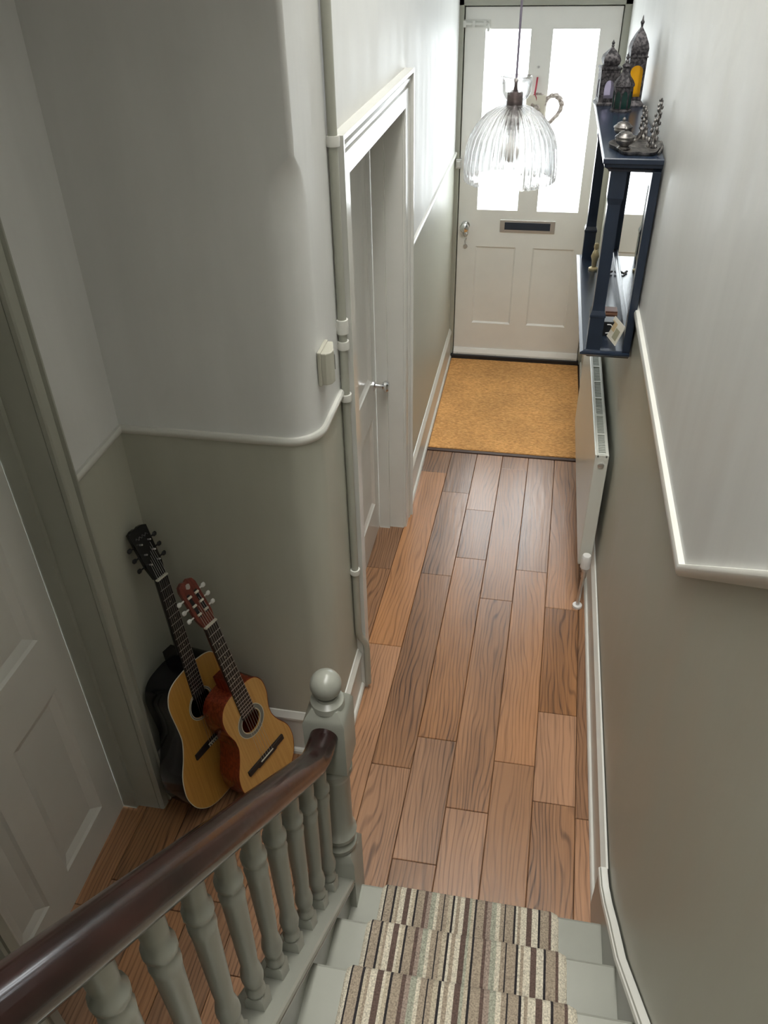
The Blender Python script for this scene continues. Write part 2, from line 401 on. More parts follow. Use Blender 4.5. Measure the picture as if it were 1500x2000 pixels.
# upstairs shell behind the camera
bm = new(); bx(bm, -1.3, .5, -2.72, -2.6, -.1, 5.2); tag(obj('wall_back', bm, 'upper'), 'stairwell wall behind the viewer', 'wall', kind='structure')
bm = new(); YO = 3.3
bx(bm, -1.3, .5, YO, 5.25, 2.8, 2.95); bx(bm, -.66, .5, YO, YO+.1, 2.8, 5.2); bx(bm, -1.3, .5, -2.7, YO+.1, 5.2, 5.3)
bx(bm, -1.3, -.31, -2.7, YB+.02, 2.52, 2.8); bx(bm, -.43, -.31, -2.7, YB+.02, 2.8, 5.2); bx(bm, -1.3, XL, YB+.02, YO, 2.8, 2.9); bx(bm, XL-.12, XL, YB, YO+.05, 2.8, 5.2)  # unseen landing slab and its side wall reach inward to darken the alcove
tag(obj('ceiling', bm, 'ceil'), 'plain white hallway ceiling overhead, with unseen landing slab shaped to shade the alcove', 'ceiling', kind='structure')

# dado round the left side
arc = [p for p in corner_path(.085)][:-3]
left_path = [(XA, 1.472), (XA, YB)]+arc[1:-1]+[(XL, 2.062)]
prof = [(-.002, DZ-.024), (.006, DZ-.024), (.012, DZ-.016), (.013, DZ-.006), (.009, DZ), (-.002, DZ)]
def rev_sweep(path, prof, mname, name, lab):
    bm = new(); plan_sweep(bm, path, [(-o_, z) for o_, z in prof])
    return tag(obj(name, bm, mname, smooth=True, ang=40), lab, 'trim', kind='structure')
rev_sweep(left_path, prof, 'trimw', 'trim_2', 'thin pale dado line round the alcove and its rounded corner')
rev_sweep([(XL, 3.236), (XL, 5.1)], prof, 'trimw', 'trim_3', 'thin pale dado line on left wall beside the front door')
# skirtings
skl = [(-.002, 0), (.022, 0), (.022, .014), (.018, .022), (.011, .026), (.011, .17), (.016, .176), (.016, .186), (.008, .2), (.004, .208), (-.002, .21)]
def skirt(path, name, lab, pr=skl):
    bm = new(); plan_sweep(bm, path, [(-o_, z) for o_, z in pr])
    return tag(obj(name, bm, 'trimw', smooth=True, ang=25), lab, 'baseboard', kind='structure')
skirt([(XA, 1.472), (XA, YB)]+arc[1:-1]+[(XL, 2.062)], 'baseboard_alcove', 'moulded skirting board round the alcove corner behind the guitars')
skirt([(XL, 3.236), (XL, 5.06)], 'baseboard_left', 'moulded skirting board on left wall beside the doormat')
o = skirt([(XR, 5.06), (XR, 1.33)], 'baseboard_right', 'moulded skirting board along right wall below the radiator', [(a*.95, z) for a, z in skl]); shear_r(o)

# ================================================================== DOORS
def leaf(name, mp, s0, s1, z0, z1, panels, glass, thick, m, parent, rec=.012, mould=.018):
    """frame of a panelled door; mp maps (s,z,d) to world; d=0 is the visible face, positive goes in"""
    ss = sorted({s0, s1}|{v for p in panels+glass for v in p[:2]}); zs = sorted({z0, z1}|{v for p in panels+glass for v in p[2:]})
    bm = new()
    def hit(a, b, c, d, L): return any(p[0]-1e-6 <= a and b <= p[1]+1e-6 and p[2]-1e-6 <= c and d <= p[3]+1e-6 for p in L)
    for a, b in zip(ss, ss[1:]):
        for c, d in zip(zs, zs[1:]):
            if hit(a, b, c, d, panels+glass): continue
            bm.faces.new([bm.verts.new(mp(*q)) for q in ((a, c, 0), (b, c, 0), (b, d, 0), (a, d, 0))])
            bm.faces.new([bm.verts.new(mp(*q)) for q in ((a, c, thick), (b, c, thick), (b, d, thick), (a, d, thick))])
    def rim(p, d0, d1, i0, i1):
        q = [(p[0], p[2]), (p[1], p[2]), (p[1], p[3]), (p[0], p[3])]; sg = [(1, 1), (-1, 1), (-1, -1), (1, -1)]
        for k in range(4):
            k2 = (k+1) % 4
            pts = [(q[k][0]+sg[k][0]*i0, q[k][1]+sg[k][1]*i0, d0), (q[k2][0]+sg[k2][0]*i0, q[k2][1]+sg[k2][1]*i0, d0),
                   (q[k2][0]+sg[k2][0]*i1, q[k2][1]+sg[k2][1]*i1, d1), (q[k][0]+sg[k][0]*i1, q[k][1]+sg[k][1]*i1, d1)]
            bm.faces.new([bm.verts.new(mp(*w_)) for w_ in pts])
    for p in panels: rim(p, 0, rec*.4, 0, mould*.25); rim(p, rec*.4, rec, mould*.25, mould); rim(p, rec, thick, mould, mould)
    for p in glass: rim(p, 0, thick, 0, .0)
    rim((s0, s1, z0, z1), 0, thick, 0, 0)
    o = obj(name, bm, m, parent)
    for p in panels:
        b2 = new(); i = mould-.002
        P0 = [mp(*q) for q in ((p[0]+i, p[2]+i, rec), (p[1]-i, p[2]+i, rec), (p[1]-i, p[3]-i, rec), (p[0]+i, p[3]-i, rec))]
        P1 = [mp(*q) for q in ((p[0]+i, p[2]+i, rec+.012), (p[1]-i, p[2]+i, rec+.012), (p[1]-i, p[3]-i, rec+.012), (p[0]+i, p[3]-i, rec+.012))]
        loft(b2, [P0, P1]); obj('door_panel', b2, m, o)
    return o
# --- front door
d1 = empty('door_1', (-.07, YD, 0)); tag(d1, 'pale grey front door with two tall bright glass panes and letterbox', 'door', kind='structure')
def reparent(o, p):
    """keep world placement when parented under an empty that is only translated"""
    mw = o.matrix_world.copy() if False else Matrix.Translation(o.location)
    o.parent = p; off = Vector(p.location) if p.parent is None else Vector((0, 0, 0)); o.location = Vector(o.location)-off
    return o
def kids(root, *objs):
    for o in objs:
        o.parent = root; o.location = Vector(o.location)-Vector(root.location)
fm = lambda s, z, d: (s, YD+d, z)
GL = [(-.375, -.13, .985, 1.94), (-.012, .233, .985, 1.94)]
PL = [(-.375, -.122, .25, .76), (-.016, .237, .25, .76)]
lf = leaf('door_leaf', fm, -.488, .341, .03, 2.043, PL, GL, .045, 'doorg', None, rec=.01, mould=.01); kids(d1, lf)
for a, b, c, d in GL: kids(d1, obj('glass_pane', box(a-.008, b+.008, YD+.024, YD+.030, c-.008, d+.008), 'pane'))
fr = new(); bx(fr, -.56, -.494, YD-.02, YD+.07, 0, 2.12); bx(fr, .346, .42, YD-.02, YD+.07, 0, 2.12); bx(fr, -.56, .42, YD-.02, YD+.07, 2.05, 2.16); bx(fr, -.56, -.47, YD+.046, YD+.075, 0, 2.12); bx(fr, .325, .42, YD+.046, YD+.075, 0, 2.12); bx(fr, -.5, .4, YD+.046, YD+.075, 2.03, 2.12); bx(fr, -.56, .42, YD+.012, YD+.1, -.02, .028)
fr_o = obj('door_frame', fr, 'trim', bev=.003); kids(d1, fr_o)
bm = new(); prism(bm, [(YD+.001, .03), (YD-.026, .03), (YD-.026, .042), (YD-.012, .068), (YD+.001, .072)], 'x', -.488, .341); kids(d1, obj('weather_bar', bm, 'doorg'))
for x in (-.46, -.2, .02, .3):
    bm = new(); lathe(bm, [(.004, YD-.0285), (.004, YD-.024)], 8, (x, 0, .036), 'y'); kids(d1, obj('screw', bm, 'steel'))
kids(d1, obj('weather_seal', box(-.505, .352, YD-.047, YD+.01, .0, .03), 'rubber'))
# letterbox
lb = obj('letterbox', box(-.229, .107, YD-.006, YD+.001, .855, .93), 'steel', bev=.002); kids(d1, lb)
bm = new(); bx(bm, -.2, .078, YD-.0085, YD-.005, .872, .916); f_ = obj('letterbox_flap', bm, mat('dark_blue_grey_flap', (.03, .04, .06), .3)); f_.parent = lb
# knob, cylinder, key escutcheon
bm = new(); lathe(bm, [(0, YD), (.028, YD), (.028, YD-.005), (.012, YD-.009), (.01, YD-.03), (.022, YD-.036), (.029, YD-.05), (.026, YD-.062), (.012, YD-.07), (0, YD-.071)], 20, (-.443, 0, .887), 'y'); kids(d1, obj('door_knob', bm, 'chrome', smooth=True))
bm = new(); lathe(bm, [(0, YD), (.014, YD), (.014, YD-.006), (.009, YD-.01), (0, YD-.01)], 14, (-.44, 0, .833), 'y'); kids(d1, obj('lock_cylinder', bm, 'steel', smooth=True))
bm = new(); tube(bm, [(-.432, YD-.006, .81), (-.44, YD-.008, .795), (-.437, YD-.008, .775)], .004, 8); lathe(bm, [(0, YD), (.014, YD), (.014, YD-.005), (0, YD-.006)], 14, (-.437, 0, .758), 'y'); kids(d1, obj('keyhole_cover', bm, 'steel', smooth=True))
# bolt, latch keep, spyhole
bm = new(); bx(bm, -.50, -.35, YD-.004, YD+.001, 1.948, 1.985); tube(bm, [(-.51, YD-.012, 1.966), (-.36, YD-.012, 1.966)], .008, 10)
for x in (-.49, -.44, -.38): bx(bm, x-.008, x+.008, YD-.022, YD, 1.95, 1.982)
tube(bm, [(-.365, YD-.012, 1.966), (-.36, YD-.02, 1.94), (-.36, YD-.02, 1.93)], .007, 8); kids(d1, obj('door_bolt', bm, 'doorw', smooth=True))
bm = new(); bx(bm, -.515, -.478, YD-.03, YD+.001, 1.225, 1.28); bx(bm, -.508, -.486, YD-.042, YD-.028, 1.235, 1.27); kids(d1, obj('latch_keep', bm, 'steel', bev=.003))
bm = new(); lathe(bm, [(0, YD), (.007, YD), (.007, YD-.004), (0, YD-.005)], 12, (-.075, 0, 1.76), 'y'); kids(d1, obj('spyhole', bm, 'steel', smooth=True))
# fanlight
w1 = empty('window_1', (-.07, YD, 2.4)); tag(w1, 'glass fanlight above the front door', 'window', kind='structure')
bm = new()
for a, b, c, d in ((-.56, .42, 2.16, 2.2), (-.56, .42, 2.40, 2.72), (-.56, -.47, 2.16, 2.72), (.33, .42, 2.16, 2.72), (-.085, -.055, 2.2, 2.40)): bx(bm, a, b, YD-.01, YD+.06, c, d)
kids(w1, obj('window_frame', bm, 'trim'))
for a, b in ((-.47, -.085), (-.055, .33)): kids(w1, obj('glass_pane', box(a, b, YD+.02, YD+.026, 2.2, 2.40), 'pane'))

# --- side door in the hall (closed, set back in its casing)
d2_ = empty('door_2', (-.63, 2.7, 0)); tag(d2_, 'pale grey panelled side door set back inside its hallway casing', 'door', kind='structure')
sm = lambda s, z, d: (-.632-d, s, z)
lf = leaf('door_leaf', sm, 2.19, 3.10, .008, 1.868, [(2.29, 2.60, .2, .66), (2.69, 3.0, .2, .66), (2.29, 2.60, .84, 1.76), (2.69, 3.0, .84, 1.76)], [], .04, 'archi', None, rec=.012, mould=.022); kids(d2_, lf)
bm = new()
bx(bm, -.60, -.512, 3.10, 3.125, 0, 1.90); bx(bm, -.63, -.58, 3.085, 3.125, 0, 1.90)
bx(bm, -.60, -.512, 2.165, 2.19, 0, 1.90); bx(bm, -.63, -.58, 2.165, 2.205, 0, 1.90)
bx(bm, -.60, -.512, 2.165, 3.125, 1.872, 1.90); bx(bm, -.63, -.58, 2.165, 3.125, 1.858, 1.90)
kids(d2_, obj('door_lining', bm, 'archi'))
# architrave: stepped moulding; profile across its width (t from inner edge outwards, o out of wall)
ap = [(0, 0), (0, .016), (.006, .020), (.062, .020), (.066, .014), (.072, .014), (.078, .022), (.088, .026), (.094, .020), (.1, .020), (.106, .034), (.118, .034), (.118, 0)]
def arch_sweep(pts_inner, outdirs, to_world, prof):
    bm = new(); rings = []
    for p, od in zip(pts_inner, outdirs):
        rings.append([to_world(p[0]+od[0]*t_, p[1]+od[1]*t_, o_) for t_, o_ in prof])
    loft(bm, rings); return bm
bm = arch_sweep([(3.108, .0), (3.108, 1.872), (2.182, 1.872), (2.182, 0)], [(1, 0), (1, 1), (-1, 1), (-1, 0)], lambda s, z, o_: (XL+o_-.001, s, z), ap)
kids(d2_, obj('architrave', bm, 'archi'))
bm = new(); kx, ky, kz = -.632, 3.045, .80
lathe(bm, [(0, kx), (.024, kx), (.024, kx+.004), (.01, kx+.008), (.009, kx+.035), (.016, kx+.038), (.026, kx+.048), (.027, kx+.058), (.02, kx+.066), (0, kx+.068)], 20, (0, ky, kz), 'x'); kids(d2_, obj('door_knob', bm, 'chrome', smooth=True))
# --- alcove door
d3 = empty('door_3', (-1.2, 1.08, 0)); tag(d3, 'closed white four-panel door in the alcove left of the banister', 'door', kind='structure')
am = lambda s, z, d: (-1.202-d, s, z)
lf = leaf('door_leaf', am, .762, 1.405, .006, 2.0, [(1.09, 1.312, .14, .70), (.85, .985, .14, .70), (1.09, 1.312, .89, 1.88), (.85, .985, .89, 1.88)], [], .04, 'doorw', None, rec=.016, mould=.034); kids(d3, lf)
bm = new()
prism(bm, [(-1.25, 1.42), (-1.203, 1.407), (-1.156, 1.407), (-1.154, 1.419), (-1.079, 1.42), (-1.079, 1.44), (-1.25, 1.44)], 'z', 0, 2.02)
prism(bm, [(-1.25, .76), (-1.203, .76), (-1.156, .76), (-1.154, .752), (-1.076, .752), (-1.076, .735), (-1.25, .735)], 'z', 0, 2.02)
bx(bm, -1.25, -1.079, .74, 1.44, 2.0, 2.03); kids(d3, obj('door_lining', bm, 'trim'))
ap3 = [(0, 0), (0, .012), (.004, .016), (.03, .018), (.033, .012), (.036, .012), (.04, .022), (.048, .02), (.051, 0)]
bm = arch_sweep([(1.42, 0), (1.42, 2.01), (.752, 2.01), (.752, 0)], [(1, 0), (1, 1), (-1, 1), (-1, 0)], lambda s, z, o_: (XA+o_-.002, s, z), ap3)
kids(d3, obj('architrave', bm, 'trim'))

# ================================================================== STAIRS
NS = 8
st = empty('staircase', (0, 1.15, 0)); tag(st, 'sage painted wooden staircase descending to the hall floor', 'staircase')
XS0, XS1 = -.338, .347
for k in range(1, NS+1):
    y = Y1-GOING*(k-1); z = RISE*k
    bm = new(); yb = y-GOING-.03
    prism(bm, [(yb, z), (y-.008, z), (y-.002, z-.004), (y, z-.012), (y-.002, z-.02), (y-.008, z-.024), (yb, z-.024)], 'x', XS0, XS1)
    kids(st, obj('tread', bm, 'stair'))
    kids(st, obj('riser', box(XS0, XS1, y-.04, y-.022, z-RISE, z-.023), 'stair'))
def sl(y, y0, z0, s=PITCHS): return z0+(y0-y)*s
yend = Y1-GOING*NS
# right wall string, blending from the skirting
top = [(1.335, .206), (1.27, .222), (1.2, .262), (1.115, .325), (.985, .412)]+[(y, sl(y, .985, .412)) for y in (.5, yend)]
prof_pts = [p for p in top]
bm = new(); prism(bm, prof_pts+[(yend, sl(yend, .985, .412)-.5), (.985, 0), (1.335, 0)], 'x', XR-.021, XR-.0005); kids(st, obj('wall_string', bm, 'stair', bev=.002))
bm = new(); loft(bm, strip_rings(top, [(XR-.0005, -.022), (XR-.022, -.022), (XR-.026, -.015), (XR-.024, -.004), (XR-.016, .001), (XR-.0005, .001)])); kids(st, obj('string_moulding', bm, 'trimw', smooth=True, ang=30))
# outer string with cap + spandrel panel to the floor
def capz(y): return .352+.93*(1.09-y)
ya, yb = 1.13, yend
bm = new(); prism(bm, [(ya, capz(ya)-.03), (yb, capz(yb)-.03), (yb, capz(yb)-.33), (1.0, .0), (ya, 0)], 'x', XS0-.032, XS0); kids(st, obj('outer_string', bm, 'stair'))
bm = new(); prism(bm, [(1.02, 0.0), (1.02, .10), (yb, capz(yb)-.31), (yb, 0)], 'x', XS0-.03, XS0-.012); kids(st, obj('spandrel_panel', bm, 'trim'))
bm = new(); loft(bm, strip_rings([(ya, capz(ya)), (yb, capz(yb))], [(-.415, -.03), (-.323, -.03), (-.321, -.024), (-.327, -.02), (-.321, -.014), (-.323, -.004), (-.328, 0), (-.41, 0), (-.415, -.005)])); kids(st, obj('string_cap', bm, 'stair'))

# balustrade
bl = empty('balustrade', (-.368, 1.16, 0)); tag(bl, 'stair balustrade with dark mahogany handrail, turned sage balusters and ball-topped newel', 'balustrade')
NX, NY = -.368, 1.155
nw = new(); h = .048
def sq(h_, z, c=(NX, NY)): return [(c[0]-h_, c[1]-h_, z), (c[0]+h_, c[1]-h_, z), (c[0]+h_, c[1]+h_, z), (c[0]-h_, c[1]+h_, z)]
loft(nw, [sq(h, 0), sq(h, .40), sq(h-.012, .425)])
lathe(nw, [(.040, .42), (.046, .432), (.046, .446), (.036, .455), (.033, .463), (.046, .478), (.048, .495), (.041, .51), (.0385, .53), (.0385, .72), (.042, .735), (.047, .748), (.047, .765), (.04, .775)], 24, (NX, NY, 0))
loft(nw, [sq(h-.014, .772), sq(h, .79), sq(h, .962), sq(h-.006, .975), sq(.03, .993)])
lathe(nw, [(.04, .985), (.038, 1.0), (.026, 1.008), (.024, 1.014)], 24, (NX, NY, 0))
np_ = obj('newel_post', nw, 'stair', smooth=True, ang=28); kids(bl, np_)
bm = new(); bmesh.ops.create_uvsphere(bm, u_segments=28, v_segments=18, radius=.036, matrix=Matrix.Translation((NX, NY, 1.047))); bf = obj('ball_finial', bm, 'stair', smooth='all'); bf.parent = np_
# handrail
rp_ = [(NX, 1.11, .925), (NX, 1.07, .926), (NX, 1.02, .945), (NX, .95, 1.01), (NX, .787, 1.165), (NX, .47, 1.465), (NX, .236, 1.688), (NX, -.1, 2.008), (NX, -.45, 2.342)]
path = smoothpath(rp_, 3)
bm = new(); rings = []
for i, p in enumerate(path):
    d = (path[min(i+1, len(path)-1)]-path[max(i-1, 0)]).normalized(); s = Vector((1, 0, 0)); u = s.cross(d).normalized()
    if u.z < 0: u = -u
    ring = []
    for k in range(24):
        a = 2*PI*k/24; cx, sy = math.cos(a), math.sin(a)
        rx, ry = .0325, .030
        vx = rx*cx; vy = ry*sy
        if sy < -.55: vy = -.55*ry-(-.55*ry-vy)*.45
        ring.append(tuple(p+s*vx+u*vy))
    rings.append(ring)
loft(bm, rings); kids(bl, obj('handrail', bm, 'rail', smooth=True, ang=60))
# balusters
def railz(y):
    pts = [(p.y, p.z) for p in path]
    for a, b in zip(pts, pts[1:]):
        if (a[0]-y)*(b[0]-y) <= 0 and a[0] != b[0]: return a[1]+(b[1]-a[1])*(y-a[0])/(b[0]-a[0])
    return 1
ys = [1.04-.0905*i for i in range(14)]
for i, y in enumerate(ys):
    if y < yend+.05: break
    z0, z1 = capz(y)-.012, railz(y)-.02
    L = z1-z0
    bm = new(); q = .0175
    loft(bm, [sq(q, z0-.015, (NX, y)), sq(q, z0+.055, (NX, y)), sq(q-.004, z0+.062, (NX, y))])
    pr = [(.012, .06), (.0175, .068), (.0185, .078), (.0135, .088), (.0125, .096), (.0185, .112), (.0205, .13), (.0185, .15), (.015, .17)]
    pr = [(r_, z0+t_) for r_, t_ in pr]
    pr += [(.0165, z0+.3*L+.05), (.0195, z1-.145), (.0215, z1-.125), (.017, z1-.112), (.0165, z1-.106), (.0225, z1-.096), (.0225, z1-.084), (.0165, z1-.074), (.018, z1-.05), (.019, z1+.012)]
    lathe(bm, pr, 14, (NX, y, 0))
    kids(bl, obj('baluster', bm, 'stair', smooth=True, ang=35))

# stair runner: strips of yarn across one continuous pile sheet
SRC = [(150, 'cream'), (172, 'black'), (182, 'taupe'), (235, 'black'), (250, 'beige'), (268, 'taupe'), (284, 'cream'), (322, 'brown'), (358, 'cream'), (374, 'beige'), (398, 'black'), (412, 'taupe'), (465, 'brown'), (488, 'pink'), (515, 'green'), (550, 'cream'), (572, 'taupe'), (608, 'black'), (616, 'taupe'), (644, 'beige'), (673, 'black'), (688, 'cream'), (705, 'taupe'), (730, 'cream'), (763, 'brown'), (797, 'green'), (815, 'beige'), (838, 'black'), (852, 'taupe'), (908, 'brown'), (928, 'pink'), (960, 'green'), (995, 'cream'), (1024, 'taupe'), (1053, 'black'), (1062, 'taupe'), (1120, 'black'), (1135, 'cream'), (1150, 'taupe'), (1170, 'cream'), (1213, 'brown'), (1250, 'cream'), (1295, 'black'), (1310, 'taupe'), (1370, 'brown'), (1388, 'cream')]
X0, X1 = -.256, .229
edges = [X0+(s-150)/(1432-150)*(X1-X0) for s, _ in SRC]+[X1]; cols = [c for _, c in SRC]
keys = list(YC)
tp = .011
pp = []   # outer profile (y,z) going up the stairs from the floor
for k in range(1, NS+1):
    y = Y1-GOING*(k-1); z = RISE*k
    rb = y-.022+tp
    pp += [(rb, z-RISE+(tp if k > 1 else .002)+.004), (rb, z-.045), (y+.004, z-.032)]
    for a in range(-60, 91, 25):
        pp.append((y-.012+(.012+tp)*math.cos(math.radians(a)), z-.012+(.012+tp)*math.sin(math.radians(a))))
    pp.append((y-.02, z+tp)); pp.append((y-GOING-.022+tp+.006, z+tp))
pin = [(y-tp*.6, z-tp*.9) for y, z in pp]
bm = new()
def xcols(xs): return xs
grid = []
for x in edges:
    drop = .55*tp if x in (edges[0], edges[-1]) else 0
    grid.append([bm.verts.new((x, y-drop*.5, z-drop)) for y, z in pp])
for i in range(len(edges)-1):
    mi = keys.index(cols[i])
    for j in range(len(pp)-1):
        f = bm.faces.new([grid[i][j], grid[i+1][j], grid[i+1][j+1], grid[i][j+1]]); f.material_index = mi
ci = keys.index('cream')
for side in (0, -1):
    low = [bm.verts.new((edges[side]+(-.004 if side == 0 else .004), y-tp*.5, z-tp*.95)) for y, z in pp]
    for j in range(len(pp)-1):
        bm.faces.new([grid[side][j], grid[side][j+1], low[j+1], low[j]]).material_index = ci
ro = obj('stair_runner', bm, ['y_'+k for k in keys], smooth=True, ang=70)
tag(ro, 'striped beige, brown and black carpet runner down the middle of the stairs', 'carpet')

# ================================================================== FLOOR THINGS
bm = new(); bx(bm, -.497, .352, 3.868, 5.038, -.012, .009)
mt = obj('doormat', bm, 'coir', bev=.006); tag(mt, 'large orange coir doormat filling the floor inside the front door', 'doormat')
bm = new(); prism(bm, [(3.838, -.01), (3.838, .004), (3.843, .007), (3.853, .007), (3.856, .002), (3.868, .002), (3.868, -.01)], 'x', -.51, .36)
tag(obj('trim_4', bm, mat('dark_threshold_wood', (.06, .03, .02), .4)), 'dark wooden threshold strip at the front edge of the doormat', 'trim', kind='structure')

# radiator
rd = empty('radiator', (.33, 2.7, 0)); tag(rd, 'white double panel radiator with top grille on the right wall', 'radiator')
x0, x1, y0, y1, z0, z1 = .300, .353, 2.70, 3.95, .20, .75
kids(rd, obj('front_panel', box(x0, x0+.012, y0+.004, y1-.004, z0, z1-.004), 'rad', bev=.004))
kids(rd, obj('back_panel', box(x1-.012, x1, y0+.004, y1-.004, z0, z1-.004), 'rad', bev=.004))
kids(rd, obj('side_cover', box(x0+.001, x1-.001, y0, y0+.008, z0+.01, z1), 'rad', bev=.002))
kids(rd, obj('side_cover', box(x0+.001, x1-.001, y1-.008, y1, z0+.01, z1), 'rad', bev=.002))
bm = new(); bx(bm, x0+.008, x0+.013, y0, y1, z1-.01, z1+.001); bx(bm, x1-.013, x1-.008, y0, y1, z1-.01, z1+.001)
for i in range(9): bx(bm, x0+.012, x1-.012, y0+.004+i*(y1-y0-.02)/8, y0+.016+i*(y1-y0-.02)/8, z1-.01, z1)
gr = obj('top_grille', bm, 'rad'); kids(rd, gr)
bm = new()
yy = y0+.02
while yy < y1-.02: bx(bm, x0+.013, x1-.013, yy, yy+.006, z1-.012, z1-.003); yy += .0125
s_ = obj('grille_slats', bm, 'grille'); s_['kind'] = 'stuff'; s_.parent = gr
bm = new(); lathe(bm, [(0, y0+.002), (.012, y0+.002), (.012, y0-.004), (.007, y0-.006), (0, y0-.006)], 14, ((x0+x1)/2, 0, z1-.045), 'y'); kids(rd, obj('bleed_plug', bm, 'steel', smooth=True))
bm = new(); lathe(bm, [(0, .285), (.016, .285), (.019, .28), (.0205, .245), (.021, .222), (.017, .218), (.014, .205), (0, .205)], 18, (.328, 2.665, 0)); kids(rd, obj('valve_head', bm, 'valve', smooth=True))
bm = new(); tube(bm, [(.328, 2.665, .208), (.328, 2.665, .165)], .011, 12); tube(bm, [(.328, 2.665, .19), (.328, 2.71, .21)], .009, 10); tube(bm, [(.328, 2.665, .17), (.325, 2.663, .1), (.322, 2.66, .0)], .0075, 10); kids(rd, obj('valve_pipe', bm, 'steel', smooth=True))
bm = new(); lathe(bm, [(.008, .014), (.02, .012), (.021, .004), (.02, .0), (.008, 0)], 18, (.322, 2.66, 0), caps=False); kids(rd, obj('pipe_collar', bm, 'valve', smooth=True))
for yy in (2.85, 3.7): kids(rd, obj('wall_bracket', box(x1-.004, XR+.002, yy, yy+.05, .3, .65), 'grille'))

# ================================================================== WALL THINGS, LEFT
pp_ = empty('heating_pipe', (XL+.014, 2.03, 0)); tag(pp_, 'painted vertical pipe beside the side door casing', 'pipe')
bm = new(); tube(bm, smoothpath([(XL+.014, 2.03, 2.8), (XL+.014, 2.03, 1.2), (XL+.014, 2.033, .36), (XL+.014, 2.04, .3), (XL+.034, 2.06, .25), (XL+.036, 2.062, .2), (XL+.036, 2.062, .03)], 2), .0125, 12)
ob = obj('pipe_run', bm, 'trim', smooth=True); kids(pp_, ob)
for z, hh in ((1.985, .012), (1.51, .02), (1.455, .012), (1.29, .011), (.62, .01)):
    bm = new(); lathe(bm, [(.012, z-hh), (.017, z-hh), (.018, z), (.017, z+hh), (.012, z+hh)], 14, (XL+.014, 2.03, 0), caps=False); bx(bm, XL-.002, XL+.014, 2.017, 2.043, z-hh*.6, z+hh*.6); kids(pp_, obj('pipe_clip', bm, 'trimw', smooth=True))
al = empty('motion_sensor', (XL, 1.84, 1.49)); tag(al, 'beige plastic motion sensor box on the rounded wall corner', 'sensor')
kids(al, obj('back_plate', box(XL, XL+.010, 1.80, 1.885, 1.44, 1.535), 'alarm', bev=.003))
bm = new(); prism(bm, [(XL+.009, 1.803), (XL+.022, 1.803), (XL+.034, 1.812), (XL+.038, 1.83), (XL+.034, 1.843), (XL+.024, 1.882), (XL+.009, 1.882)], 'z', 1.443, 1.532); kids(al, obj('cover', bm, 'alarm', bev=.003))
bm = new(); prism(bm, [(XL+.0335, 1.846), (XL+.0365, 1.846), (XL+.0275, 1.878), (XL+.0245, 1.878)], 'z', 1.47, 1.512); kids(al, obj('sensor_window', bm, 'lens'))
sw = empty('light_switch', (XL, 3.3, 1.26)); tag(sw, 'small light switch plate on left wall just past the side door', 'light switch')
kids(sw, obj('switch_plate', box(XL, XL+.009, 3.258, 3.344, 1.2, 1.286), 'cap', bev=.002))
kids(sw, obj('rocker', box(XL+.008, XL+.014, 3.28, 3.297, 1.23, 1.256), 'cap')); kids(sw, obj('rocker', box(XL+.008, XL+.014, 3.305, 3.322, 1.23, 1.256), 'cap'))

# ================================================================== WREATH ON THE DOOR
wh = empty('heart_wreath', (-.02, YD-.02, 1.6)); tag(wh, 'whitewashed wicker heart with tag hanging by a red ribbon on the front door', 'wreath')
hp = []
for k in range(49):
    a = 2*PI*k/48; hx = 16*math.sin(a)**3; hz = 13*math.cos(a)-5*math.cos(2*a)-2*math.cos(3*a)-math.cos(4*a)
    hp.append((-.022+hx*.0058, YD-.022, 1.545+hz*.0066))
bm = new()
for off, ph in ((.006, 0), (.006, 2.1), (.006, 4.2)):
    tube(bm, [(p[0]+off*math.cos(i*.9+ph), p[1]+off*math.sin(i*.9+ph), p[2]+off*math.sin(i*.9+ph+1)) for i, p in enumerate(hp)], 0.009, 7)
kids(wh, obj('wicker_heart', bm, 'wicker', smooth=True))
bm = new(); tube(bm, [(-.075, YD-.006, 1.71), (-.078, YD-.02, 1.67), (-.083, YD-.028, 1.63)], .005, 7); tube(bm, smoothpath([(-.095, YD-.03, 1.612), (-.083, YD-.034, 1.632), (-.07, YD-.034, 1.61), (-.072, YD-.032, 1.59)], 2), .0035, 6); kids(wh, obj('ribbon', bm, 'ribbon', smooth=True))
bm = new(); bx(bm, -.125, -.02, YD-.036, YD-.031, 1.5, 1.625); kids(wh, obj('card_tag', bm, 'card'))
bm = new()
for i in range(26):
    a = random.uniform(0, 6.28); rr_ = random.uniform(0, .03)
    bmesh.ops.create_icosphere(bm, subdivisions=1, radius=random.uniform(.006, .011), matrix=Matrix.Translation((-.07+rr_*1.3*math.cos(a), YD-.04, 1.56+rr_*.8*math.sin(a))))
kids(wh, obj('dried_flowers', bm, 'wicker'))

# ================================================================== PENDANT
px, py = -.098, 2.60
pl = empty('pendant_lamp', (px, py, 1.74)); tag(pl, 'fluted clear glass dome pendant lamp hanging from a thin flex', 'pendant lamp')
outer = [(.1355, 1.768), (.1365, 1.79), (.1365, 1.82), (.132, 1.86), (.121, 1.895), (.103, 1.925), (.08, 1.95), (.055, 1.966), (.034, 1.974), (.027, 1.978), (.027, 1.986), (.036, 1.994), (.044, 2.008), (.046, 2.03), (.046, 2.05)]
NF = 40; SEG = NF*6
rings = []
th = .0035
def flute_ring(r, z, inner):
    amp = .0042*min(1, max(0, (r-.03)/.05)) if z < 1.975 else 0
    ring = []
    for k in range(SEG):
        a = 2*PI*k/SEG; rr = (r-th-.0042) if inner else r+amp*(2*abs(math.cos(NF*a/2))-1)
        ring.append((px+rr*math.cos(a), py+rr*math.sin(a), z))
    return ring
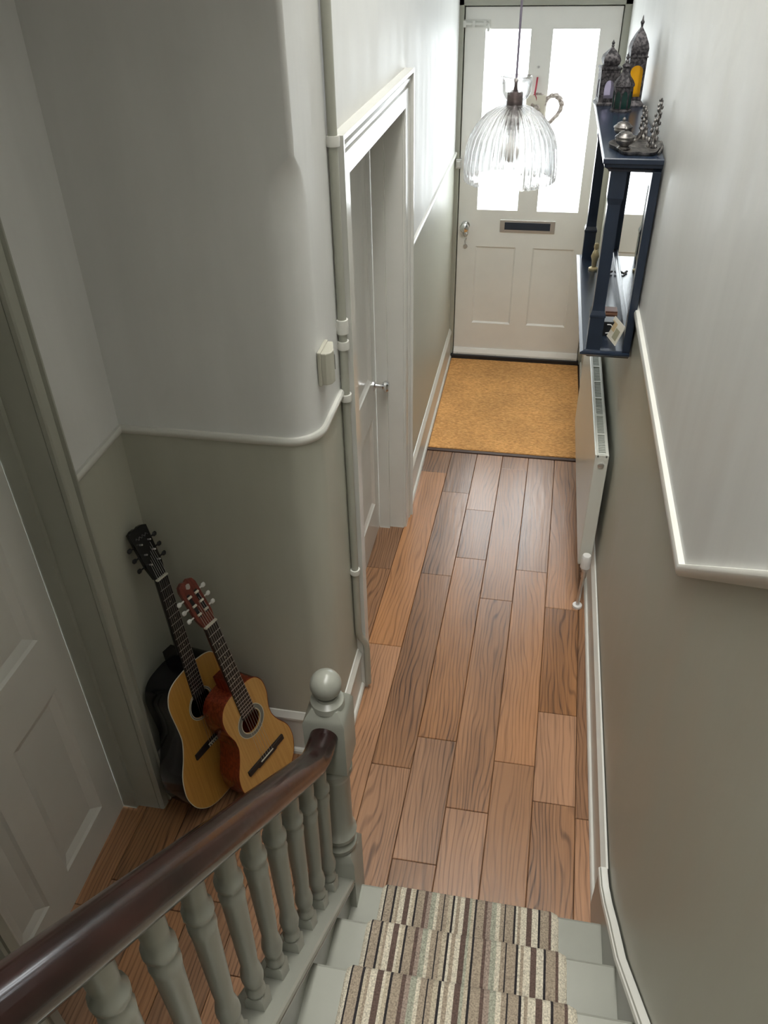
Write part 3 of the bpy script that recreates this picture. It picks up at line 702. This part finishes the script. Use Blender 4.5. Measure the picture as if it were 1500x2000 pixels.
seq = [flute_ring(r, z, False) for r, z in outer]+[flute_ring(r, z-(.002 if z > 1.9 and z < 1.98 else 0), True) for r, z in reversed(outer)]
bm = new(); Rr = [[bm.verts.new(p) for p in r] for r in seq]
for i in range(len(Rr)):
    A_, B_ = Rr[i], Rr[(i+1) % len(Rr)]
    for j in range(SEG): bm.faces.new([A_[j], A_[(j+1) % SEG], B_[(j+1) % SEG], B_[j]])
kids(pl, obj('glass_shade', bm, 'glass', smooth='all'))
bm = new(); lathe(bm, [(0, 2.012), (.02, 2.012), (.0225, 2.008), (.0225, 1.955), (.027, 1.953), (.027, 1.943), (.023, 1.941), (.023, 1.932), (.026, 1.93), (.026, 1.922), (.019, 1.918), (.019, 1.91), (0, 1.91)], 24, (px, py, 0)); lathe(bm, [(0, 2.04), (.005, 2.04), (.006, 2.012), (0, 2.011)], 12, (px, py, 0)); kids(pl, obj('lamp_holder', bm, 'holder', smooth=True))
bm = new(); lathe(bm, [(.014, 1.912), (.0145, 1.9), (.017, 1.885), (.024, 1.868), (.0265, 1.866)], 24, (px, py, 0), caps=False); lathe(bm, [(.0265, 1.866), (.0300, 1.858), (.031, 1.848), (.0295, 1.836), (.024, 1.825), (.014, 1.818), (0.0005, 1.816)], 24, (px, py, 0), caps=False)
kids(pl, obj('light_bulb', bm, 'bulb', smooth=True))
bm = new(); tube(bm, [(px, py, 2.035), (px, py, 5.18)], .0032, 8); kids(pl, obj('flex', bm, 'cordm', smooth=True))
bm = new(); lathe(bm, [(0, 5.2), (.045, 5.2), (.043, 5.18), (.02, 5.17), (.006, 5.162), (0, 5.162)], 24, (px, py, 0)); kids(pl, obj('ceiling_rose', bm, 'holder', smooth=True))

# ================================================================== OVERMANTEL SHELF
sh = empty('mirror_shelf', (.29, 3.25, 1.13)); tag(sh, 'navy painted mirror-backed wall shelf unit with two tiers on right wall', 'shelf')
ya, yb = 2.75, 3.80
def moulded(x0, x1, y0, y1, prof):
    """rectangular slab with an edge profile [(inset, z)] on three sides (not the wall side)"""
    bm = new(); loft(bm, [[(x0+i, y0+i, z), (x1, y0+i, z), (x1, y1-i, z), (x0+i, y1-i, z)] for i, z in prof]); return bm
kids(sh, obj('top_shelf', moulded(.184, XR-.001, ya-.012, yb+.012, [(.022, 1.762), (.018, 1.77), (.006, 1.778), (.004, 1.788), (0, 1.790), (0, 1.803), (.003, 1.806)]), 'navy'))
kids(sh, obj('bottom_shelf', moulded(.192, XR-.001, ya-.006, yb+.012, [(.03, 1.122), (.024, 1.128), (.01, 1.136), (.004, 1.14), (0, 1.143), (0, 1.15), (.012, 1.152), (.014, 1.156)]), 'navy'))
def post(yc, xc):
    bm = new()
    def s4(h_, z): return [(xc-h_, yc-h_, z), (xc+h_, yc-h_, z), (xc+h_, yc+h_, z), (xc-h_, yc+h_, z)]
    loft(bm, [s4(.025, 1.155), s4(.025, 1.275), s4(.027, 1.277), s4(.027, 1.285), s4(.022, 1.30), s4(.0205, 1.32), s4(.0205, 1.66), s4(.023, 1.67), s4(.0255, 1.68), s4(.0255, 1.765)])
    return obj('post', bm, 'navy')
kids(sh, post(2.785, .238), post(3.765, .238))
bm = new(); bx(bm, .340, XR-.001, 2.752, 2.79, 1.155, 1.765); bx(bm, .340, XR-.001, 3.76, 3.798, 1.155, 1.765); bx(bm, .346, XR-.001, 2.79, 3.76, 1.155, 1.2); bx(bm, .346, XR-.001, 2.79, 3.76, 1.70, 1.765)
bx(bm, .362, XR-.001, 2.79, 3.76, 1.2, 1.70); kids(sh, obj('back_frame', bm, 'navy', bev=.002))
kids(sh, obj('mirror', box(.357, .3625, 2.79, 3.76, 1.2, 1.70), 'mirror'))
# things on the lower tier
ZB = 1.156
bm = new(); bx(bm, .268, .322, 2.885, 2.94, ZB, ZB+.055)
cb = obj('cube_box', bm, 'black', bev=.002); tag(cb, 'small black cube box with white curved mark on lower shelf', 'box')
bm = new(); tube(bm, smoothpath([(.287, 2.8845, ZB+.045), (.302, 2.8845, ZB+.046), (.31, 2.8845, ZB+.03), (.302, 2.8845, ZB+.014), (.285, 2.8845, ZB+.012)], 2), .0022, 6); q = obj('printed_mark', bm, 'ink'); q.parent = cb
bm = new(); bx(bm, .275, .33, 3.0, 3.05, ZB, ZB+.05); bb = obj('brown_box', bm, 'brown', bev=.002); tag(bb, 'small reddish brown box behind the black cube on lower shelf', 'box')
bm = new(); bx(bm, .275, .33, 2.998, 3.052, ZB+.036, ZB+.044); q = obj('band', bm, mat('tan_band', (.3, .16, .1), .5)); q.parent = bb
pc = new(); bx(pc, -.003, 0, 0, .105, 0, .075)
pco = obj('postcard', pc, 'card', loc=(.318, 2.80, ZB)); pco.rotation_euler = (0, .38, .28); tag(pco, 'cream postcard leaning on lower shelf beside the black cube', 'postcard')
bm = new(); bx(bm, -.0036, -.0031, .012, .05, .012, .05); q = obj('printed_picture', bm, mat('picture_print', (.35, .33, .22), .6)); q.parent = pco
bm = new(); bx(bm, -.0036, -.0031, .055, .095, .03, .062); q = obj('printed_picture', bm, mat('picture_print_warm', (.6, .45, .25), .6)); q.parent = pco
tr = empty('trinket', (.262, 3.60, ZB)); tag(tr, 'small pale gold figurine at far end of lower shelf', 'figurine')
bm = new(); lathe(bm, [(0, 0), (.022, 0), (.022, .008), (.01, .014), (.012, .04), (.018, .06), (.012, .08), (.007, .09), (.011, .1), (.009, .115), (0, .12)], 14, (.262, 3.60, ZB)); kids(tr, obj('figure', bm, 'gold', smooth=True))
bm = new(); tube(bm, [(.31, 3.58, ZB+.006), (.325, 3.55, ZB+.006), (.34, 3.56, ZB+.01)], .005, 7); kg = obj('loose_key', bm, 'pewter', smooth=True); tag(kg, 'small dark metal hook lying on lower shelf by the mirror', 'hook')
# things on the top
ZT = 1.806
def arch_pts(hw, z0, zs, zt, n=6, pointed=True):
    p = [(-hw, z0)]
    for k in range(n+1):
        t_ = k/n
        if pointed: p.append((-hw*math.cos(t_*PI/2)**.8 if t_ < 1 else 0, zs+(zt-zs)*math.sin(t_*PI/2)))
        else: p.append((-hw*math.cos(t_*PI/2), zs+(zt-zs)*math.sin(t_*PI/2)))
    p += [(-x, z) for x, z in p[-2::-1]]
    return p
def lantern(name, label, loc, rot, n, R, body, arch, glassm, roof, base, finial, wallt=.004):
    """n-sided lantern; R = apothem; body=(z0,z1); arch=(hw,z0,zs,zt,pointed)"""
    e = empty(name, loc); e.rotation_euler = (0, 0, rot); tag(e, label, 'lantern', 'moroccan style lanterns on the shelf')
    half = R*math.tan(PI/n)
    z0, z1 = body
    bm = new(); lathe(bm, [(r/math.cos(PI/n), z) for r, z in base], n, rot0=PI/n); obj('base', bm, 'iron', e)
    bm = new()
    ap_ = arch_pts(arch[0], arch[1], arch[2], arch[3], 6, arch[4])
    outl = []
    for x, z in ap_:                      # matching points on the plate outline
        t_ = (z-arch[1])/(arch[3]-arch[1])
        if z == ap_[0][1]: outl.append((math.copysign(half, x), z0))
        elif abs(x) < 1e-6: outl.append((0, z1))
        elif t_ < .75: outl.append((math.copysign(half, x), z0+(z1-z0)*t_*1.1))
        else: outl.append((x/arch[0]*half, z1))
    for f in range(n):
        a = 2*PI*f/n; ca, sa = math.cos(a), math.sin(a)
        def mp(x, z, d): return ((R+d)*ca-x*sa, (R+d)*sa+x*ca, z)
        for d in (0, -wallt):
            I = [bm.verts.new(mp(x, z, d)) for x, z in ap_]; O = [bm.verts.new(mp(x, z, d)) for x, z in outl]
            for k in range(len(I)): bm.faces.new([I[k], I[(k+1) % len(I)], O[(k+1) % len(I)], O[k]])
        rim = [[bm.verts.new(mp(x, z, d)) for x, z in ap_] for d in (0, -wallt)]
        for k in range(len(ap_)): bm.faces.new([rim[0][k], rim[0][(k+1) % len(ap_)], rim[1][(k+1) % len(ap_)], rim[1][k]])
        g2 = new(); g0 = [[g2.verts.new(mp(x*1.06, z+(.001 if z > arch[1] else -.002), d)) for x, z in ap_] for d in (-wallt*.5, -wallt*.5-.0015)]
        g2.faces.new(g0[0]); g2.faces.new(g0[1][::-1])
        for k in range(len(ap_)): g2.faces.new([g0[0][k], g0[0][(k+1) % len(ap_)], g0[1][(k+1) % len(ap_)], g0[1][k]])
        obj('glass_pane', g2, glassm, e)
    obj('body', bm, 'iron', e)
    bm = new(); lathe(bm, [(r/math.cos(PI/n), z) for r, z in roof], n, rot0=PI/n); obj('roof', bm, 'iron', e, smooth=True, ang=30)
    bm = new(); lathe(bm, finial, 12); obj('finial', bm, 'iron', e, smooth=True)
    return e
lantern('square_lantern', 'squat dark metal lantern with lilac glass and onion dome', (.225, 3.68, ZT), .12, 4, .037, (.012, .125), (.019, .026, .06, .09, True), 'lilac',
        [(.037, .125), (.040, .128), (.040, .134), (.024, .137), (.030, .145), (.033, .158), (.029, .172), (.018, .185), (.007, .196), (.003, .202)], [(.044, 0), (.044, .006), (.037, .012)], [(.003, .198), (.006, .204), (.004, .209), (.007, .214), (.002, .222), (.0003, .226)])
lantern('domed_lantern', 'small dark metal lantern with teal glass and bell roof in front', (.276, 3.53, ZT), .2, 8, .034, (.008, .085), (.0105, .012, .05, .072, True), 'teal',
        [(.034, .085), (.037, .088), (.037, .094), (.03, .108), (.02, .12), (.014, .135), (.012, .15), (.016, .154), (.013, .16), (.005, .166)], [(.038, 0), (.038, .005), (.034, .008)], [(.004, .162), (.008, .17), (.004, .176), (.007, .183), (.003, .19), (.0003, .2)])
lantern('tall_lantern', 'tall dark metal lantern with glowing yellow glass and pointed roof', (.322, 3.665, ZT), .1, 4, .032, (.02, .168), (.0235, .034, .122, .143, False), 'yellow',
        [(.032, .168), (.035, .170), (.035, .174), (.032, .176), (.0335, .2), (.030, .216), (.018, .244), (.006, .264), (.003, .27)], [(.045, 0), (.045, .004), (.034, .02)], [(.003, .262), (.0045, .275), (.008, .284), (.004, .291), (.002, .302), (.0003, .308)])
# ornate inkstand
ik = empty('inkstand', (.29, 2.9, ZT)); tag(ik, 'ornate pewter inkstand with two lidded pots and upright foliage stems', 'inkstand')
bm = new()
ring0 = []; N = 48
for zz, sc_ in ((.004, .9), (.0, 1), (.006, 1.04), (.012, 1.06), (.012, 1.0), (.007, .9)):
    ring0.append([(.292+sc_*(.078+.006*math.cos(6*2*PI*k/N))*math.cos(2*PI*k/N), 2.90+sc_*(.128+.01*math.cos(6*2*PI*k/N))*math.sin(2*PI*k/N), ZT+zz) for k in range(N)])
loft(bm, ring0); kids(ik, obj('tray', bm, 'pewter', smooth=True))
for cx_, cy_ in ((.25, 2.985), (.247, 2.83)):
    bm = new(); lathe(bm, [(0, .008), (.02, .008), (.022, .012), (.014, .018), (.026, .028), (.029, .036), (.027, .042)], 20, (cx_, cy_, ZT)); pt = obj('ink_pot', bm, 'pewter', smooth=True); kids(ik, pt)
    bm = new(); lathe(bm, [(.031, .042), (.031, .046), (.022, .052), (.02, .056), (.012, .06), (.004, .062), (.006, .068), (.003, .073), (0, .074)], 20, (cx_, cy_, ZT)); q = obj('pot_lid', bm, 'pewter', smooth=True); q.parent = pt
for base, tip in (((.335, 2.86, ZT+.008), (.349, 2.90, ZT+.145)), ((.318, 2.99, ZT+.008), (.313, 3.01, ZT+.105))):
    bm = new(); A_, B_ = Vector(base), Vector(tip); tube(bm, [A_, A_.lerp(B_, .5)+Vector((.004, 0, 0)), B_], [.005, .004, .002], 8)
    for i in range(26):
        t_ = i/26; c = A_.lerp(B_, t_); a = i*2.4; r_ = .013*(1-t_*.6)
        bmesh.ops.create_icosphere(bm, subdivisions=1, radius=.0065*(1-.4*t_), matrix=Matrix.Translation(c+Vector((math.cos(a)*r_, math.sin(a)*r_, 0)))@Matrix.Diagonal((1, 1, 1.5, 1)))
    kids(ik, obj('foliage_stem', bm, 'pewter', smooth=True))
bm = new()
for s_ in (0,):
    tube(bm, smoothpath([(.36, 2.84+s_*.02, ZT+.03), (.368-.004, 2.81, ZT+.02), (.355, 2.79, ZT+.01), (.35, 2.78+s_*.01, ZT+.006)], 2), .004, 7)
kids(ik, obj('scroll_handle', bm, 'pewter', smooth=True)); bm = new()
tube(bm, smoothpath([(.28, 2.93, ZT+.012), (.295, 2.93, ZT+.02), (.305, 2.92, ZT+.04), (.303, 2.91, ZT+.055)], 2), .006, 8)
kids(ik, obj('pen_rest', bm, 'pewter', smooth=True))

# ================================================================== GUITARS
def rodrigues(v):
    v = Vector(v); return Matrix.Rotation(v.length, 4, v.normalized())
A_OUT = [(0, 0), (.003, .06), (.02, .12), (.06, .17), (.11, .195), (.15, .198), (.2, .187), (.25, .158), (.30, .138), (.33, .136), (.37, .14), (.42, .146), (.45, .143), (.48, .125), (.497, .09), (.505, .03), (.505, 0)]
B_OUT = [(0, 0), (.003, .06), (.02, .115), (.06, .16), (.11, .183), (.15, .186), (.19, .175), (.24, .14), (.28, .12), (.305, .1175), (.33, .12), (.37, .135), (.405, .14), (.44, .134), (.47, .11), (.485, .075), (.49, .03), (.49, 0)]
def catmull(pts, n=5):
    P_ = [pts[0]]+list(pts)+[pts[-1]]; out = []
    for i in range(1, len(P_)-2):
        for k in range(n):
            t_ = k/n; r = []
            for c in (0, 1):
                a, b, d, e = P_[i-1][c], P_[i][c], P_[i+1][c], P_[i+2][c]
                r.append(.5*((2*b)+(d-a)*t_+(2*a-5*b+4*d-e)*t_*t_+(3*b-a-3*d+e)*t_**3))
            out.append(tuple(r))
    out.append(pts[-1]); return out
def guitar(name, label, pose, outl, su, sv, nk, ubody, dep, topm, sidem, headm, hole, saddle, nutu, headu, slotted, hw):
    e = empty(name); e.matrix_world = Matrix.Translation(pose[3:6])@rodrigues(pose[:3]); tag(e, label, 'guitar')
    fu = lambda u: (u if u <= ubody else ubody+(u-ubody)*nk)*su
    half = [(max(0, v)*sv, u*su) for u, v in catmull(outl, 4)]
    loop = [(v, u) for v, u in half]+[(-v, u) for v, u in reversed(half[1:-1])]
    NL = len(loop)
    # top plate with a real sound hole
    hc = hole[0]*su; hr = hole[1]
    angs = [math.atan2(u-hc, v) for v, u in loop]
    bm = new(); top_o = [bm.verts.new((v, u, .0015)) for v, u in loop]; top_i = [bm.verts.new((hr*math.cos(a), hc+hr*math.sin(a), .0015)) for a in angs]; low_i = [bm.verts.new((hr*math.cos(a), hc+hr*math.sin(a), -.003)) for a in angs]; low_o = [bm.verts.new((v, u, -.001)) for v, u in loop]
    for j in range(NL):
        k = (j+1) % NL
        for q in ([top_o[j], top_o[k], top_i[k], top_i[j]], [top_i[j], top_i[k], low_i[k], low_i[j]], [top_o[j], top_o[k], low_o[k], low_o[j]]):
            try: bm.faces.new(q)
            except ValueError: pass
    top = obj('soundboard', bm, topm, e)
    bm = new(); rings = [[(v, u, z) for v, u in loop] for z in (-.001, -dep+.006)]+[[(v*.975, fu(0)+.006+(u)*.975, -dep) for v, u in loop]]
    loft(bm, rings, caps=False); c_ = bm.verts.new((0, .25*su, -dep-.004)); bm.verts.ensure_lookup_table(); last = [v for v in bm.verts if abs(v.co.z+dep) < 1e-6]
    base = len(bm.verts)-1-NL; lastr = [bm.verts[base+i] for i in range(NL)]
    for j in range(NL):
        try: bm.faces.new([lastr[j], lastr[(j+1) % NL], c_])
        except ValueError: pass
    obj('body', bm, sidem, e, smooth=True, ang=40)
    # binding line
    bm = new(); tube(bm, [(v*1.001, u, .0005) for v, u in loop+[loop[0]]], .0016, 6); obj('binding', bm, 'pale' if sidem == 'gblack' else sidem, e)
    # rosette
    bm = new(); r0, r1 = hr+.001, hr+hole[2]
    loft(bm, [[(r_*math.cos(2*PI*k/40), hc+r_*math.sin(2*PI*k/40), z) for k in range(40)] for r_, z in ((r0, .0015), (r0, .0024), (r1, .0024), (r1, .0015))], caps=False); ros = obj('rosette', bm, 'ros', e)
    for rr in (r0+.0012, r1-.0012):
        bm = new(); loft(bm, [[(r_*math.cos(2*PI*k/40), hc+r_*math.sin(2*PI*k/40), z) for k in range(40)] for r_, z in ((rr-.0012, .0022), (rr-.0012, .0029), (rr+.0012, .0029), (rr+.0012, .0022))], caps=False); obj('rosette_line', bm, 'pale', ros)
    # neck, fretboard
    nu, he = fu(nutu), fu(headu); fb0 = hc+hr*.72
    bm = new(); rings = []
    for u, hw_ in ((fu(ubody)-.02, hw*1.18), (nu, hw*.95)):
        rings.append([(hw_*math.cos(PI+PI*k/10), u, -.001+.021*math.sin(PI+PI*k/10)) for k in range(11)])
    loft(bm, rings); bx(bm, -hw*.9, hw*.9, fu(ubody)-.005, fu(ubody)+.05, -dep*.75, -.004); obj('neck', bm, sidem, e, smooth=True, ang=40)
    zf = .0065
    bm = new(); loft(bm, [[(-k_, u, .001), (k_, u, .001), (k_, u, zf), (-k_, u, zf)] for u, k_ in ((fb0, hw*1.24), (nu, hw))]); fbo = obj('fretboard', bm, 'ebony', e)
    scale = nu-saddle*su
    bm = new()
    for i in range(1, 20):
        u = nu-scale*(1-2**(-i/12))
        if u < fb0+.004: break
        k_ = hw+(hw*.24)*(nu-u)/(nu-fb0); bx(bm, -k_, k_, u-.0009, u+.0009, zf, zf+.0011)
    f_ = obj('frets', bm, 'steel', fbo); f_['kind'] = 'stuff'
    for i in (3, 5, 7, 9):
        u = nu-scale*(1-2**(-(i-.5)/12)); bm = new(); lathe(bm, [(0, zf), (.0028, zf), (.0028, zf+.0006), (0, zf+.0006)], 10, (0, u, 0)); obj('inlay_dot', bm, 'pale', fbo)
    bm = new(); bx(bm, -hw*1.03, hw*1.03, nu-.001, nu+.004, .0, zf+.003); obj('nut', bm, 'bone', e)
    # headstock, tilted back
    tl = math.radians(13); Lh = he-nu; ht = .015
    def hp_(x, t_, z): return (x, nu+.004+t_*math.cos(tl)+z*math.sin(tl), .002-t_*math.sin(tl)+z*math.cos(tl))
    if slotted: so = [(hw, 0), (hw*1.32, .2*Lh), (hw*1.36, .86*Lh), (hw*1.12, .96*Lh), (hw*.5, Lh), (0, .975*Lh)]
    else: so = [(hw, 0), (hw*1.42, .26*Lh), (hw*1.62, .86*Lh), (hw*1.66, .95*Lh), (hw*1.0, .985*Lh), (hw*.4, .99*Lh), (0, .975*Lh)]
    hl = so+[(-x, t_) for x, t_ in reversed(so[:-1])]
    bm = new(); loft(bm, [[hp_(x, t_, z) for x, t_ in hl] for z in (-ht, 0)]); hd = obj('headstock', bm, headm, e, bev=.0015)
    if slotted:
        for s_ in (-1, 1):
            bm = new(); lo_, hi_ = .22*Lh, .74*Lh; x_ = s_*hw*.62; q = .0055
            loft(bm, [[hp_(x_-q, lo_, z), hp_(x_+q, lo_, z), hp_(x_+q, hi_, z), hp_(x_-q, hi_, z)] for z in (-.002, .0006)]); obj('slot', bm, 'black', hd)
            for i in range(3):
                t_ = lo_+(hi_-lo_)*(.12+.38*i); bm = new(); tube(bm, [hp_(x_-q*1.3, t_, .002), hp_(x_+q*1.3, t_, .002)], .0038, 8); obj('string_roller', bm, 'bone', hd)
        bm = new(); c0 = .87*Lh; pts = [(.009*math.cos(2*PI*k/9)*(1.1 if k % 2 else .8), c0+.009*math.sin(2*PI*k/9)) for k in range(9)]; loft(bm, [[hp_(x, t_, z) for x, t_ in pts] for z in (0, .0008)]); obj('head_emblem', bm, mat('emblem_grey', (.42, .38, .34), .6), hd)
    else:
        bm = new()
        for i in range(14):
            t0 = .80*Lh; x = -.022+.0034*i; tube(bm, [hp_(x, t0+.004*math.sin(i*1.7), .0006), hp_(x+.003, t0+.004*math.sin(i*1.7+1.7)+.002, .0006)], .0012, 5)
        obj('head_emblem', bm, mat('emblem_dark_grey', (.10, .10, .10), .5), hd)
        for s_ in (-1, 1):
            for i in range(3):
                t_ = Lh*(.3+.2*i); bm = new(); a_ = Vector(hp_(s_*hw*.8, t_, 0)); b_ = Vector(hp_(s_*hw*.8, t_, .011)); tube(bm, [a_, b_], .0028, 8); obj('string_post', bm, 'steel', hd)
    for s_ in (-1, 1):
        for i in range(3):
            t_ = Lh*(.3+.2*i) if not slotted else .22*Lh+.52*Lh*(.12+.38*i)
            zc = -ht*.5; xe = s_*hw*(1.3 if slotted else 1.5)
            bm = new(); tube(bm, [hp_(xe-s_*.004, t_, zc), hp_(xe+s_*.012, t_, zc)], .0026, 8)
            pk = [Vector(hp_(xe+s_*.012, t_, zc)), Vector(hp_(xe+s_*.016, t_, zc)), Vector(hp_(xe+s_*.024, t_, zc)), Vector(hp_(xe+s_*.027, t_, zc))]
            tube(bm, pk, [.004, .0075, .0075, .004], 10, flat=.6); obj('tuning_peg', bm, 'cap' if slotted else 'black', hd, smooth=True)
    # bridge + saddle + strings
    us = saddle*su; bw = .088*sv/.84 if not slotted else .088*sv/.70
    bm = new()
    if slotted: loft(bm, [[(x, us+y_, z) for x, y_ in ((-bw, -.011), (-bw*.55, -.011), (-bw*.5, -.016), (bw*.5, -.016), (bw*.55, -.011), (bw, -.011), (bw, .009), (-bw, .009))] for z in (.001, .009)])
    else: loft(bm, [[(x, us+y_, z) for x, y_ in ((-bw, -.014), (bw, -.014), (bw, .007), (bw*.3, .011), (-bw*.3, .011), (-bw, .007))] for z in (.001, .008)])
    br = obj('bridge', bm, 'ebony', e, bev=.001)
    bm = new(); bx(bm, -hw*1.3, hw*1.3, us-.0012, us+.0018, .008, .0115); obj('saddle', bm, 'bone', br)
    if not slotted:
        for i in range(6): bm = new(); x = -hw*1.1+hw*2.2*i/5; lathe(bm, [(0, .008), (.0026, .008), (.0028, .0105), (0, .011)], 8, (x, us-.008, 0)); obj('bridge_pin', bm, 'bone', br)
    bm = new()
    for i in range(6):
        a_ = -hw*.85+hw*1.7*i/5; b_ = -hw*1.12+hw*2.24*i/5; tube(bm, [(b_, us, .0118), (a_, nu, zf+.0035), hp_(a_*.9, Lh*(.3+.07*i), .004)], .00055, 5)
    s_ = obj('strings', bm, 'steel', e); s_['kind'] = 'stuff'
    return e
guitar('acoustic_guitar', 'natural top acoustic guitar with black sides and black headstock, behind the smaller one', (1.1427, .9306, .9997, -.8665, 1.518, .0194), A_OUT, 1.0707, .8449, .8528, .505, .10, 'spruce', 'gblack', 'gblack', (.362, .047, .009), .22, .865, 1.045, False, .0215)
guitar('classical_guitar', 'smaller classical guitar with red sides and slotted red headstock, in front', (1.2109, .7752, 1.0143, -.7014, 1.5626, .0237), B_OUT, .9324, .7028, .8924, .49, .09, 'spruce2', 'gred', 'ghead', (.338, .040, .019), .165, .815, 1.0, True, .0235)
